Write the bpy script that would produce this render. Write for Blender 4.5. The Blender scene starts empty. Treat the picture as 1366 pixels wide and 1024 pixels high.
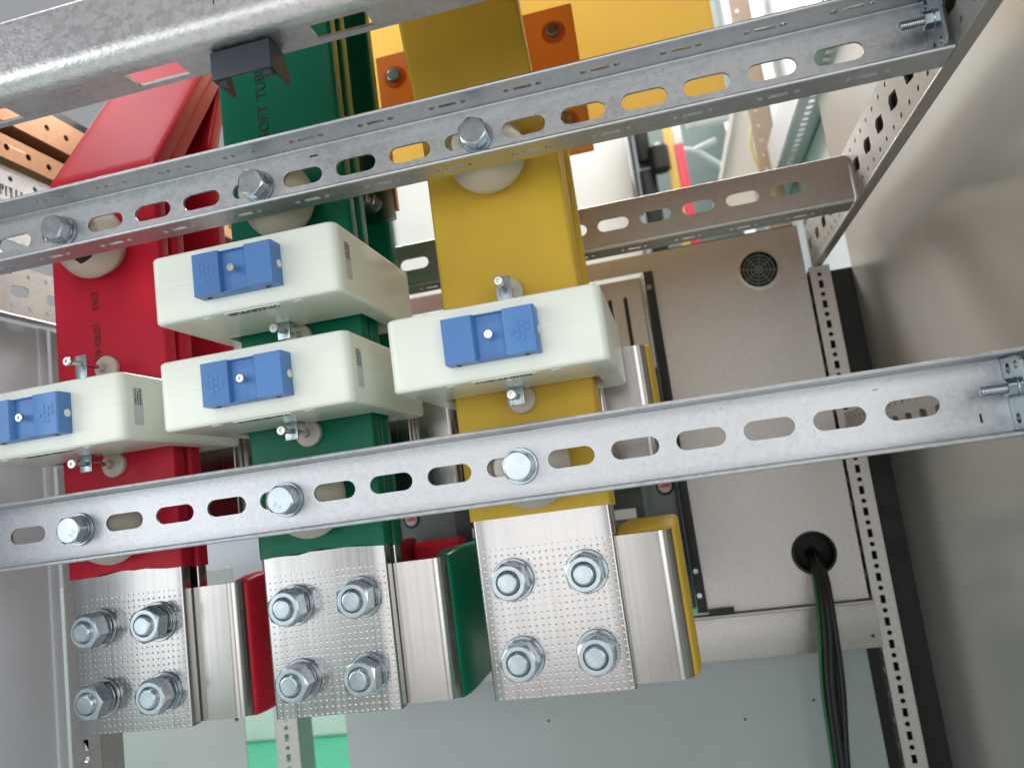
import bpy, bmesh, math, random
from mathutils import Vector, Matrix
from mathutils.geometry import tessellate_polygon
random.seed(4)
S = bpy.context.scene
COL = S.collection
R = math.radians

# ------------------------------------------------------------------ camera
cam = bpy.data.objects.new('camera', bpy.data.cameras.new('camera'))
COL.objects.link(cam)
RM = ((0.96849603, 0.21009119, -0.13370542), (-0.15909297, 0.10892558, -0.98123628), (-0.19158516, 0.97159503, 0.13891802))
CP = (0.15199, -0.55314, 0.13726)
right, up, back = Vector(RM[0]), -Vector(RM[1]), -Vector(RM[2])
cam.matrix_world = Matrix(((right.x, up.x, back.x, CP[0]), (right.y, up.y, back.y, CP[1]), (right.z, up.z, back.z, CP[2]), (0, 0, 0, 1)))
cam.data.sensor_width = 36.0
cam.data.lens = 27.393
cam.data.clip_start = 0.02
cam.data.clip_end = 60
cam.data.dof.use_dof = True
cam.data.dof.focus_distance = 0.56
cam.data.dof.aperture_fstop = 7.5
S.camera = cam

# ------------------------------------------------------------------ world, lamps, exposure
W = bpy.data.worlds.new('World'); S.world = W; W.use_nodes = True
bg = W.node_tree.nodes['Background']
bg.inputs[0].default_value = (0.93, 0.96, 1.0, 1); bg.inputs[1].default_value = 0.37
S.view_settings.view_transform = 'Standard'; S.view_settings.look = 'None'
S.view_settings.exposure = 0.0; S.view_settings.gamma = 1.0
try: S.view_settings.use_curve_mapping = False
except Exception: pass

def lamp(name, loc, target, sx, sy, power, col=(1, 1, 1)):
    d = bpy.data.lights.new(name, 'AREA'); d.shape = 'RECTANGLE'; d.size = sx; d.size_y = sy
    d.energy = power; d.color = col
    o = bpy.data.objects.new(name, d); COL.objects.link(o)
    o.location = loc
    o.rotation_euler = (Vector(target) - Vector(loc)).to_track_quat('-Z', 'Y').to_euler()
    return o
for nm, lx, lw, pw, cc in (('a', -2.15, 1.5, 15, (0.95, 0.98, 1)), ('b', -0.35, 1.1, 9, (1, 0.985, 0.96)), ('c', 1.35, 1.3, 16.5, (1, 0.985, 0.965))):
    lamp('hall_lamp_front_' + nm, (lx, -2.5, 0.22), (lx * 0.15, 0, 0.16), lw, 1.5, pw, cc)
lamp('fill_lamp_left', (-2.0, -1.3, 0.7), (-0.1, 0, 0.2), 0.5, 1.4, 11, (0.93, 0.97, 1))  # added fill without a known source, for reflections and the left wall
lamp('hall_lamp_ceiling', (0.2, -1.0, 2.6), (0, -0.3, 0), 2.0, 0.3, 40, (1, 0.98, 0.95))
lamp('hall_lamp_ceiling_left', (-1.45, 0.25, 2.5), (-1.3, 0.2, 0), 0.6, 0.5, 5, (1, 0.98, 0.96))
lamp('fill_lamp_mid', (0.25, 0.62, 2.1), (0.2, 1.15, 0.7), 1.0, 0.3, 9, (1, 0.99, 0.97))  # added fill to brighten the objects in the background
lamp('fill_lamp_far', (-1.6, 2.0, 2.5), (-1.7, 2.75, -0.8), 2.0, 1.0, 90, (1, 1, 1))  # added fill to brighten the distant green floor
lamp('hall_lamp_rear', (0.0, 1.55, 1.75), (0.0, 0.45, 0.7), 1.8, 0.6, 85, (1, 0.97, 0.92))

# ------------------------------------------------------------------ materials
MATS = {}
def mat(name, col, rough=0.5, metal=0.0, **k):
    m = bpy.data.materials.new(name); m.use_nodes = True
    p = m.node_tree.nodes['Principled BSDF']
    p.inputs['Base Color'].default_value = (*col, 1)
    p.inputs['Roughness'].default_value = rough
    p.inputs['Metallic'].default_value = metal
    for kk, v in k.items(): p.inputs[kk].default_value = v
    MATS[name] = m
    return m, m.node_tree, p
def N(t, typ, **k):
    n = t.nodes.new(typ)
    for a, v in k.items(): setattr(n, a, v)
    return n
def ramp(t, src, stops):
    r = N(t, 'ShaderNodeValToRGB'); cr = r.color_ramp
    cr.elements[0].position, cr.elements[0].color = stops[0][0], (*stops[0][1], 1)
    cr.elements[1].position, cr.elements[1].color = stops[-1][0], (*stops[-1][1], 1)
    for pos, c in stops[1:-1]:
        e = cr.elements.new(pos); e.color = (*c, 1)
    t.links.new(src, r.inputs[0]); return r
def noise(t, scale, detail=3, rough=0.5, vec=None, stretch=None):
    n = N(t, 'ShaderNodeTexNoise'); n.inputs['Scale'].default_value = scale
    n.inputs['Detail'].default_value = detail; n.inputs['Roughness'].default_value = rough
    tc = N(t, 'ShaderNodeTexCoord')
    if stretch:
        mp = N(t, 'ShaderNodeMapping'); mp.inputs['Scale'].default_value = stretch
        t.links.new(tc.outputs['Object'], mp.inputs[0]); t.links.new(mp.outputs[0], n.inputs['Vector'])
    else: t.links.new(tc.outputs['Object'], n.inputs['Vector'])
    return n
def bump(t, p, src, strength, dist=0.001):
    b = N(t, 'ShaderNodeBump'); b.inputs['Strength'].default_value = strength; b.inputs['Distance'].default_value = dist
    t.links.new(src, b.inputs['Height']); t.links.new(b.outputs[0], p.inputs['Normal']); return b

def galv(name, c, r0, r1, spangle=260, metal=0.9, bs=0.25, scuff=0.5):
    m, t, p = mat(name, c, 0.4, metal)
    v = N(t, 'ShaderNodeTexVoronoi'); v.inputs['Scale'].default_value = spangle
    tc = N(t, 'ShaderNodeTexCoord')
    nz = noise(t, spangle * 0.6, 2)
    mixv = N(t, 'ShaderNodeMix', data_type='VECTOR'); mixv.inputs[0].default_value = 0.006
    t.links.new(tc.outputs['Object'], mixv.inputs[4]); t.links.new(nz.outputs['Color'], mixv.inputs[5])
    t.links.new(mixv.outputs[1], v.inputs['Vector'])
    big = noise(t, 9, 4)
    sep = N(t, 'ShaderNodeSeparateColor'); t.links.new(v.outputs['Color'], sep.inputs[0])
    add = N(t, 'ShaderNodeMath', operation='ADD'); t.links.new(sep.outputs[0], add.inputs[0]); t.links.new(big.outputs[0], add.inputs[1])
    rr = N(t, 'ShaderNodeMapRange'); rr.inputs[1].default_value = 0.2; rr.inputs[2].default_value = 1.6
    rr.inputs[3].default_value = r0; rr.inputs[4].default_value = r1
    t.links.new(add.outputs[0], rr.inputs[0]); t.links.new(rr.outputs[0], p.inputs['Roughness'])
    lo = tuple(x * 0.88 for x in c); hi = tuple(min(1, x * 1.05) for x in c)
    cr = ramp(t, add.outputs[0], [(0.25, lo), (0.9, c), (1.0, hi)])
    # faint scuffs and dust
    sc = noise(t, 60, 5, 0.7, stretch=(1, 1, 6))
    scr = ramp(t, sc.outputs[0], [(0.66, (1, 1, 1)), (0.78, (0.72, 0.70, 0.68))])
    mul = N(t, 'ShaderNodeMix', data_type='RGBA', blend_type='MULTIPLY'); mul.inputs[0].default_value = scuff
    t.links.new(cr.outputs[0], mul.inputs[6]); t.links.new(scr.outputs[0], mul.inputs[7])
    t.links.new(mul.outputs[2], p.inputs['Base Color'])
    f = noise(t, 420, 3)
    bump(t, p, f.outputs[0], bs, 0.0006)
    return m
GALV = galv('galvanised_rail', (0.55, 0.57, 0.595), 0.36, 0.46, 330)
GALVP = galv('galvanised_panel', (0.50, 0.482, 0.465), 0.38, 0.47, 520, 0.88, 0.35)
GALVB = galv('galvanised_beam', (0.62, 0.61, 0.615), 0.30, 0.38, 260, 0.95, 0.5)
m, t, p = mat('galvanised_sheet', (0.60, 0.59, 0.565), 0.26, 0.6); WALLM = m
n = noise(t, 3.0, 3); cr = ramp(t, n.outputs[0], [(0.3, (0.55, 0.535, 0.51)), (0.7, (0.61, 0.595, 0.57))]); t.links.new(cr.outputs[0], p.inputs['Base Color'])
n = noise(t, 8, 2); bump(t, p, n.outputs[0], 0.06, 0.004)
BROWNTINT = galv('brown_tinted_galv', (0.40, 0.31, 0.25), 0.38, 0.48, 420, 0.75, 0.3)  # brown reflections painted into the colour of the galvanised post
def plastic(name, c, rough, var=0.06, bstr=0.05, bscale=300, **k):
    m, t, p = mat(name, c, rough, 0.0, **k)
    n = noise(t, 14, 5, 0.6)
    cr = ramp(t, n.outputs[0], [(0.3, tuple(x * (1 - var) for x in c)), (0.7, tuple(min(1, x * (1 + var)) for x in c))])
    t.links.new(cr.outputs[0], p.inputs['Base Color'])
    n2 = noise(t, 30, 4)
    mr = N(t, 'ShaderNodeMapRange'); mr.inputs[3].default_value = rough * 0.8; mr.inputs[4].default_value = rough * 1.25
    t.links.new(n2.outputs[0], mr.inputs[0]); t.links.new(mr.outputs[0], p.inputs['Roughness'])
    if bstr:
        n3 = noise(t, bscale, 3); bump(t, p, n3.outputs[0], bstr, 0.0005)
    return m
def sleeve_mat(name, c, rough=0.38, sss=0.0):
    m, t, p = mat(name, c, rough)
    n = noise(t, 10, 5, 0.6, stretch=(1, 1, 0.35))
    cr = ramp(t, n.outputs[0], [(0.3, tuple(x * 0.85 for x in c)), (0.7, tuple(min(1, x * 1.08) for x in c))])
    sp = noise(t, 70, 4, 0.7, stretch=(1, 1, 0.3))
    spr = ramp(t, sp.outputs[0], [(0.68, (1, 1, 1)), (0.8, (0.55, 0.5, 0.45))])
    mul = N(t, 'ShaderNodeMix', data_type='RGBA', blend_type='MULTIPLY'); mul.inputs[0].default_value = 0.35
    t.links.new(cr.outputs[0], mul.inputs[6]); t.links.new(spr.outputs[0], mul.inputs[7])
    t.links.new(mul.outputs[2], p.inputs['Base Color'])
    n2 = noise(t, 22, 3, stretch=(1, 1, 0.4)); bump(t, p, n2.outputs[0], 0.12, 0.002)
    p.inputs['Specular IOR Level'].default_value = 0.22
    return m
RED = sleeve_mat('red_sleeve', (0.53, 0.014, 0.036))
GREEN = sleeve_mat('green_sleeve', (0.0, 0.15, 0.082), 0.3)
YELLOW = sleeve_mat('yellow_sleeve', (0.68, 0.445, 0.05), 0.45)
CREAM = plastic('cream_case', (0.83, 0.87, 0.785), 0.22, 0.02, 0.02, 500)
INSUL = plastic('cream_insulator', (0.56, 0.52, 0.45), 0.42, 0.06)
BLUE = plastic('blue_cap', (0.075, 0.21, 0.50), 0.38, 0.04, 0.03, 600)
BLACK = plastic('black_plastic', (0.007, 0.008, 0.009), 0.5)
SLATE = plastic('slate_plastic', (0.03, 0.037, 0.05), 0.5)
BGREY = plastic('breaker_grey', (0.14, 0.165, 0.165), 0.42)
BDARK = plastic('breaker_dark', (0.035, 0.045, 0.05), 0.45)
INK = plastic('print_ink', (0.012, 0.015, 0.014), 0.6, 0, 0)
LABEL = plastic('grey_sticker', (0.56, 0.57, 0.58), 0.4, 0.04, 0)
WHITE = plastic('white_paint', (0.80, 0.80, 0.80), 0.4, 0.03)
PALE = plastic('pale_paint', (0.42, 0.47, 0.46), 0.45, 0.05)
DKGREEN = plastic('dark_green_paint', (0.07, 0.10, 0.095), 0.5, 0.06)
PINK = plastic('red_paint', (0.75, 0.05, 0.10), 0.4, 0.04)
FLOORM = plastic('green_epoxy', (0.04, 0.36, 0.20), 0.3, 0.08)
REFLM = plastic('grey_reflector', (0.58, 0.57, 0.56), 0.5, 0.08)
LILAC = plastic('light_grey_paint', (0.58, 0.62, 0.68), 0.5, 0.03, 0.3, 700)
SAGE = plastic('grey_green_paint', (0.40, 0.445, 0.46), 0.5, 0.04, 0.3, 700)
CGREEN = plastic('green_wire', (0.006, 0.12, 0.035), 0.4)
YWIRE = plastic('yellow_wire', (0.55, 0.5, 0.12), 0.4)
m, t, p = mat('zinc_bolt', (0.62, 0.67, 0.70), 0.24, 1.0); ZINC = m
n = noise(t, 120, 4); mr = N(t, 'ShaderNodeMapRange'); mr.inputs[3].default_value = 0.14; mr.inputs[4].default_value = 0.4
t.links.new(n.outputs[0], mr.inputs[0]); t.links.new(mr.outputs[0], p.inputs['Roughness'])
n = noise(t, 45, 3); cr = ramp(t, n.outputs[0], [(0.3, (0.33, 0.40, 0.45)), (0.7, (0.52, 0.57, 0.60))]); t.links.new(cr.outputs[0], p.inputs['Base Color'])
m, t, p = mat('screw_steel', (0.72, 0.72, 0.70), 0.2, 1.0); STEEL = m
n = noise(t, 200, 3); mr = N(t, 'ShaderNodeMapRange'); mr.inputs[3].default_value = 0.12; mr.inputs[4].default_value = 0.32
t.links.new(n.outputs[0], mr.inputs[0]); t.links.new(mr.outputs[0], p.inputs['Roughness'])

def copper_like(name, c, r0, r1, streak, dots=False):
    m, t, p = mat(name, c, 0.3, 1.0)
    st = noise(t, 70, 4, 0.6, stretch=streak)
    big = noise(t, 14, 4, 0.55)
    add = N(t, 'ShaderNodeMath', operation='ADD'); t.links.new(st.outputs[0], add.inputs[0]); t.links.new(big.outputs[0], add.inputs[1])
    mr = N(t, 'ShaderNodeMapRange'); mr.inputs[1].default_value = 0.6; mr.inputs[2].default_value = 1.4
    mr.inputs[3].default_value = r0; mr.inputs[4].default_value = r1
    t.links.new(add.outputs[0], mr.inputs[0]); t.links.new(mr.outputs[0], p.inputs['Roughness'])
    cr = ramp(t, add.outputs[0], [(0.3, tuple(x * 0.66 for x in c)), (0.55, c), (0.9, tuple(min(1, x * 1.12) for x in c))])
    t.links.new(cr.outputs[0], p.inputs['Base Color'])
    if not dots:
        bump(t, p, st.outputs[0], 0.02, 0.0005); return m
    tc = N(t, 'ShaderNodeTexCoord'); sp = N(t, 'ShaderNodeSeparateXYZ'); t.links.new(tc.outputs['Object'], sp.inputs[0])
    def cell(o, pitch):
        a = N(t, 'ShaderNodeMath', operation='DIVIDE'); t.links.new(o, a.inputs[0]); a.inputs[1].default_value = pitch
        b = N(t, 'ShaderNodeMath', operation='FRACT'); t.links.new(a.outputs[0], b.inputs[0])
        c_ = N(t, 'ShaderNodeMath', operation='SUBTRACT'); t.links.new(b.outputs[0], c_.inputs[0]); c_.inputs[1].default_value = 0.5
        d = N(t, 'ShaderNodeMath', operation='MULTIPLY'); t.links.new(c_.outputs[0], d.inputs[0]); t.links.new(c_.outputs[0], d.inputs[1])
        return d.outputs[0]
    wob = noise(t, 55, 2); wv = N(t, 'ShaderNodeVectorMath', operation='MULTIPLY_ADD'); wv.inputs[1].default_value = (0.0022, 0.0022, 0.0022)
    t.links.new(wob.outputs['Color'], wv.inputs[0]); t.links.new(tc.outputs['Object'], wv.inputs[2]); sw = N(t, 'ShaderNodeSeparateXYZ'); t.links.new(wv.outputs[0], sw.inputs[0])
    dx = cell(sw.outputs[0], 0.0046); dz = cell(sw.outputs[2], 0.0046)
    s_ = N(t, 'ShaderNodeMath', operation='ADD'); t.links.new(dx, s_.inputs[0]); t.links.new(dz, s_.inputs[1])
    q = N(t, 'ShaderNodeMath', operation='SQRT'); t.links.new(s_.outputs[0], q.inputs[0])
    h = N(t, 'ShaderNodeMapRange', interpolation_type='SMOOTHSTEP'); h.inputs[1].default_value = 0.04; h.inputs[2].default_value = 0.22
    h.inputs[3].default_value = 0.0; h.inputs[4].default_value = 1.0
    t.links.new(q.outputs[0], h.inputs[0])
    # the pressed pattern stops below the sleeve and fades unevenly
    zz = N(t, 'ShaderNodeMapRange'); zz.inputs[1].default_value = 0.098; zz.inputs[2].default_value = 0.106
    zz.inputs[3].default_value = 1.0; zz.inputs[4].default_value = 0.0
    t.links.new(sp.outputs[2], zz.inputs[0])
    pn = noise(t, 22, 2); pr = N(t, 'ShaderNodeMapRange'); pr.inputs[1].default_value = 0.3; pr.inputs[2].default_value = 0.55
    pr.inputs[3].default_value = 0.03; pr.inputs[4].default_value = 0.36; t.links.new(pn.outputs[0], pr.inputs[0])
    zm = N(t, 'ShaderNodeMath', operation='MULTIPLY'); t.links.new(zz.outputs[0], zm.inputs[0]); t.links.new(pr.outputs[0], zm.inputs[1])
    b1 = N(t, 'ShaderNodeBump'); b1.inputs['Distance'].default_value = 0.0005
    t.links.new(zm.outputs[0], b1.inputs['Strength']); t.links.new(h.outputs[0], b1.inputs['Height'])
    b2 = N(t, 'ShaderNodeBump'); b2.inputs['Strength'].default_value = 0.02; b2.inputs['Distance'].default_value = 0.0005
    t.links.new(st.outputs[0], b2.inputs['Height']); t.links.new(b1.outputs[0], b2.inputs['Normal']); t.links.new(b2.outputs[0], p.inputs['Normal'])
    return m
TIN = copper_like('tinned_copper_dotted', (0.40, 0.393, 0.392), 0.13, 0.30, (7, 1, 0.07), True)
TINP = copper_like('tinned_copper', (0.385, 0.37, 0.357), 0.13, 0.32, (7, 1, 0.06))
m, t, p = mat('amber_cover', (0.80, 0.36, 0.08), 0.3); ACOVER = m
n = noise(t, 30, 4); cr = ramp(t, n.outputs[0], [(0.3, (0.74, 0.40, 0.15)), (0.7, (0.84, 0.50, 0.21))]); t.links.new(cr.outputs[0], p.inputs['Base Color'])
n = noise(t, 180, 3); bump(t, p, n.outputs[0], 0.5, 0.0005)
tr = N(t, 'ShaderNodeBsdfTranslucent'); tr.inputs[0].default_value = (0.80, 0.47, 0.20, 1)
mx = N(t, 'ShaderNodeMixShader'); mx.inputs[0].default_value = 0.75
out = [x for x in t.nodes if x.type == 'OUTPUT_MATERIAL'][0]
t.links.new(p.outputs[0], mx.inputs[1]); t.links.new(tr.outputs[0], mx.inputs[2]); t.links.new(mx.outputs[0], out.inputs[0])
WARMTINT = galv('warm_tinted_sheet', (0.50, 0.27, 0.14), 0.4, 0.5, 300, 0.5, 0.1)  # warm reflected light painted into the colour of the upper left rails
COPPER = copper_like('bare_copper', (0.62, 0.28, 0.13), 0.28, 0.45, (1, 1, 1))
m, t, p = mat('amber_sheet', (0.97, 0.74, 0.28), 0.35); AMBER = m
tr = N(t, 'ShaderNodeBsdfTranslucent'); tr.inputs[0].default_value = (1.0, 0.82, 0.36, 1)
mx = N(t, 'ShaderNodeMixShader'); mx.inputs[0].default_value = 0.5
out = [x for x in t.nodes if x.type == 'OUTPUT_MATERIAL'][0]
t.links.new(p.outputs[0], mx.inputs[1]); t.links.new(tr.outputs[0], mx.inputs[2]); t.links.new(mx.outputs[0], out.inputs[0])
n = noise(t, 6, 3); cr = ramp(t, n.outputs[0], [(0.3, (0.95, 0.71, 0.26)), (0.7, (0.98, 0.77, 0.30))]); t.links.new(cr.outputs[0], p.inputs['Base Color'])

# ------------------------------------------------------------------ mesh helpers
def finish(name, bm, m, parent=None, smooth=35):
    me = bpy.data.meshes.new(name)
    bmesh.ops.recalc_face_normals(bm, faces=bm.faces[:])
    if parent is not None:
        bmesh.ops.translate(bm, verts=bm.verts[:], vec=-Vector(parent['_o']) if '_o' in parent else Vector())
    bm.to_mesh(me); bm.free()
    me.materials.append(m)
    if smooth:
        for f in me.polygons: f.use_smooth = True
        me.set_sharp_from_angle(angle=R(smooth))
    o = bpy.data.objects.new(name, me); COL.objects.link(o)
    if parent is not None: o.parent = parent
    return o
def tag(o, label, cat, group=None, kind=None):
    if label: o['label'] = label
    if cat: o['category'] = cat
    if group: o['group'] = group
    if kind: o['kind'] = kind
    return o
def thing(name, label, cat, loc=(0, 0, 0), group=None):
    o = bpy.data.objects.new(name, None); COL.objects.link(o); o.location = loc; o.empty_display_size = 0.02
    o['_o'] = tuple(loc)
    return tag(o, label, cat, group)
def rerooted(o):
    """move a top-level mesh's origin to its base"""
    me = o.data
    xs = [v.co for v in me.vertices]
    c = Vector(((min(v.x for v in xs) + max(v.x for v in xs)) / 2, (min(v.y for v in xs) + max(v.y for v in xs)) / 2, min(v.z for v in xs)))
    me.transform(Matrix.Translation(-c)); o.location = c; o['_o'] = tuple(c)
    return o
def solo(name, bm, m, label, cat, group=None, kind=None, smooth=35):
    o = finish(name, bm, m, None, smooth); rerooted(o)
    return tag(o, label, cat, group, kind)
def B(): return bmesh.new()
def box(bm, a, b, bev=0.0, seg=2):
    a, b = Vector(a), Vector(b)
    r = bmesh.ops.create_cube(bm, size=1.0)
    vs = r['verts']
    for v in vs: v.co = Vector((a[i] + (v.co[i] + 0.5) * (b[i] - a[i]) for i in range(3)))
    if bev > 0:
        es = list({e for v in vs for e in v.link_edges})
        bmesh.ops.bevel(bm, geom=es, offset=bev, segments=seg, affect='EDGES', profile=0.5)
    return bm
def orient(axis):
    z = Vector(axis).normalized()
    return z.to_track_quat('Z', 'Y').to_matrix()
def lathe(bm, prof, loc, axis=(0, 0, 1), seg=32, cap=True):
    M = orient(axis); L = Vector(loc); rings = []
    for r, z in prof:
        rings.append([bm.verts.new(L + M @ Vector((r * math.cos(2 * math.pi * i / seg), r * math.sin(2 * math.pi * i / seg), z))) for i in range(seg)])
    for a, b in zip(rings, rings[1:]):
        for i in range(seg):
            bm.faces.new((a[i], a[(i + 1) % seg], b[(i + 1) % seg], b[i]))
    if cap:
        bm.faces.new(rings[0]); bm.faces.new(rings[-1])
    return bm
def hexnut(bm, af, h, loc, axis, rot=0.0, hole=0.0, both=True):
    """hexagon with chamfered corners; hole radius optional"""
    M = orient(axis); L = Vector(loc); seg = 48; rin = af / 2
    def hr(th):
        a = (th - rot) % (math.pi / 3) - math.pi / 6
        return rin / math.cos(a)
    k = 0.58
    ang = [2 * math.pi * i / seg for i in range(seg)]
    rr = [min(hr(a), rin * 1.15) for a in ang]
    loops = []
    def ring(rs, zs): loops.append([bm.verts.new(L + M @ Vector((rs[i] * math.cos(ang[i]), rs[i] * math.sin(ang[i]), zs[i]))) for i in range(seg)])
    if both: ring([rin * 0.96] * seg, [0] * seg); ring(rr, [max(0, (r - rin * 0.96) * k) for r in rr])
    else: ring(rr, [0] * seg)
    ring(rr, [h - max(0, (r - rin * 0.96) * k) for r in rr])
    ring([rin * 0.95] * seg, [h] * seg)
    if hole:
        ring([hole * 1.1] * seg, [h] * seg); ring([hole] * seg, [h - hole * 0.12] * seg); ring([hole] * seg, [0] * seg)
    for a, b in zip(loops, loops[1:]):
        for i in range(seg): bm.faces.new((a[i], a[(i + 1) % seg], b[(i + 1) % seg], b[i]))
    bm.faces.new(loops[0])
    if not hole: bm.faces.new(loops[-1])
    return bm
def rect(u0, v0, u1, v1): return [(u0, v0), (u1, v0), (u1, v1), (u0, v1)]
def slot(cu, cv, l, h, n=8):
    r = h / 2; d = l / 2 - r; out = []
    for i in range(n + 1): a = -math.pi / 2 + math.pi * i / n; out.append((cu + d + r * math.cos(a), cv + r * math.sin(a)))
    for i in range(n + 1): a = math.pi / 2 + math.pi * i / n; out.append((cu - d + r * math.cos(a), cv + r * math.sin(a)))
    return out
def vslot(cu, cv, l, h, n=6): return [(cu + b, cv + a) for a, b in slot(0, 0, l, h, n)]
def circ(cu, cv, r, n=12): return [(cu + r * math.cos(2 * math.pi * i / n), cv + r * math.sin(2 * math.pi * i / n)) for i in range(n)]
def plate(bm, outline, holes, O, U, V, t):
    O, U, V = Vector(O), Vector(U).normalized(), Vector(V).normalized(); Nn = U.cross(V)
    polys = [outline] + holes
    tri = tessellate_polygon([[Vector((a, b, 0)) for a, b in q] for q in polys])
    pts = [q for pl in polys for q in pl]
    f = [bm.verts.new(O + U * a + V * b) for a, b in pts]
    k = [bm.verts.new(O + U * a + V * b + Nn * t) for a, b in pts]
    for q in tri:
        try: bm.faces.new([f[i] for i in q]); bm.faces.new([k[i] for i in reversed(q)])
        except ValueError: pass
    s = 0
    for pl in polys:
        n = len(pl)
        for i in range(n):
            a, b = s + i, s + (i + 1) % n
            bm.faces.new((f[a], f[b], k[b], k[a]))
        s += n
    return bm
def bendx(bm, x0, x1, cy, cz, r, t, a0, a1, n=6):
    """sheet-metal bend along X: outer radius r, thickness t, centre (cy,cz), angles in the YZ plane"""
    lo = []
    for x in (x0, x1):
        o = []; i_ = []
        for k in range(n + 1):
            a = a0 + (a1 - a0) * k / n
            o.append(bm.verts.new((x, cy + r * math.cos(a), cz + r * math.sin(a))))
            i_.append(bm.verts.new((x, cy + (r - t) * math.cos(a), cz + (r - t) * math.sin(a))))
        lo.append((o, i_))
    (o0, i0), (o1, i1) = lo
    for k in range(n):
        bm.faces.new((o0[k], o1[k], o1[k + 1], o0[k + 1])); bm.faces.new((i0[k], i0[k + 1], i1[k + 1], i1[k]))
        bm.faces.new((o0[k], o0[k + 1], i0[k + 1], i0[k])); bm.faces.new((o1[k], i1[k], i1[k + 1], o1[k + 1]))
    return bm
def tube(bm, pts, r, seg=10):
    pts = [Vector(p_) for p_ in pts]; prev = None; rings = []
    for i, p_ in enumerate(pts):
        d = (pts[min(i + 1, len(pts) - 1)] - pts[max(i - 1, 0)]).normalized()
        u = d.cross(Vector((0, 0, 1)) if abs(d.z) < 0.9 else Vector((0, 1, 0))).normalized()
        if prev is not None and u.dot(prev) < 0: u = -u
        prev = u; v = d.cross(u)
        rings.append([bm.verts.new(p_ + (u * math.cos(2 * math.pi * k / seg) + v * math.sin(2 * math.pi * k / seg)) * r) for k in range(seg)])
    for a, b in zip(rings, rings[1:]):
        for k in range(seg): bm.faces.new((a[k], a[(k + 1) % seg], b[(k + 1) % seg], b[k]))
    bm.faces.new(rings[0]); bm.faces.new(rings[-1])
    return bm
def spline(pts, n=8):
    out = []; P = [Vector(p_) for p_ in pts]; P = [P[0] * 2 - P[1]] + P + [P[-1] * 2 - P[-2]]
    for i in range(1, len(P) - 2):
        for k in range(n):
            t_ = k / n; a, b, c, d = P[i - 1], P[i], P[i + 1], P[i + 2]
            out.append(0.5 * ((2 * b) + (-a + c) * t_ + (2 * a - 5 * b + 4 * c - d) * t_ ** 2 + (-a + 3 * b - 3 * c + d) * t_ ** 3))
    out.append(P[-2]); return out
def rrect_dense(w, d, r, n=4, m_=10):
    base = rrect(w, d, r, n); out = []
    for i, (a, b) in enumerate(base):
        c, e = base[(i + 1) % len(base)]; out.append((a, b))
        if abs(c - a) > w * 0.5: out += [(a + (c - a) * k / m_, b + (e - b) * k / m_) for k in range(1, m_)]
    return out
def rrect(w, d, r, n=4):
    """rounded rectangle around 0, list of (u,v)"""
    out = []
    for cx, cy, a0 in ((w / 2 - r, d / 2 - r, 0), (-w / 2 + r, d / 2 - r, 90), (-w / 2 + r, -d / 2 + r, 180), (w / 2 - r, -d / 2 + r, 270)):
        for k in range(n + 1):
            a = R(a0 + 90 * k / n); out.append((cx + r * math.cos(a), cy + r * math.sin(a)))
    return out
def loft(bm, stations, cap=True, r=0.003, n=4):
    """stations: (centre, U, V, width, depth): rounded-rectangle rings"""
    rings = []
    for c, U, V, w, d in stations:
        rings.append([bm.verts.new(Vector(c) + Vector(U) * a + Vector(V) * b) for a, b in (rrect_dense if w > 0.09 else rrect)(w, d, min(r, w / 2.01, d / 2.01), n)])
    for a, b in zip(rings, rings[1:]):
        m_ = len(a)
        for i in range(m_): bm.faces.new((a[i], a[(i + 1) % m_], b[(i + 1) % m_], b[i]))
    if cap: bm.faces.new(rings[0]); bm.faces.new(rings[-1])
    return rings
def text(name, s, size, loc, xdir, ydir, m, parent, extrude=0.0):
    c = bpy.data.curves.new(name, 'FONT'); c.body = s; c.size = size; c.align_x = 'CENTER'; c.align_y = 'CENTER'; c.extrude = extrude
    c.materials.append(m)
    tmp = bpy.data.objects.new(name, c); COL.objects.link(tmp)
    bpy.context.view_layer.update()
    me = bpy.data.meshes.new_from_object(tmp.evaluated_get(bpy.context.evaluated_depsgraph_get()))
    bpy.data.objects.remove(tmp)
    X = Vector(xdir).normalized(); Y = Vector(ydir).normalized(); Z = X.cross(Y)
    Mx = Matrix(((X.x, Y.x, Z.x, loc[0]), (X.y, Y.y, Z.y, loc[1]), (X.z, Y.z, Z.z, loc[2]), (0, 0, 0, 1)))
    me.transform(Mx)
    if '_o' in parent: me.transform(Matrix.Translation(-Vector(parent['_o'])))
    me.materials.clear(); me.materials.append(m)
    o = bpy.data.objects.new(name, me); COL.objects.link(o); o.parent = parent
    return o
def dup(root, loc, label):
    r = root.copy(); COL.objects.link(r); r.location = loc; r['label'] = label
    def kids(src, dst):
        for ch in list(src.children):
            c = ch.copy(); COL.objects.link(c); c.parent = dst; kids(ch, c)
    kids(root, r); return r

PITCH = 0.0418
SLOTS = [0.2933 - PITCH * k for k in range(18)]
BARS = [('red', -0.338, RED), ('green', -0.1687, GREEN), ('yellow', 0.0, YELLOW)]

# ================================================================== SETTING
fl = finish('floor', box(B(), (-8, -6, -0.9), (8, 10, -0.85)), FLOORM, None, 0); tag(fl, 'glossy green epoxy floor of the hall seen below the cabinet', 'floor', None, 'structure')

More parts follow.
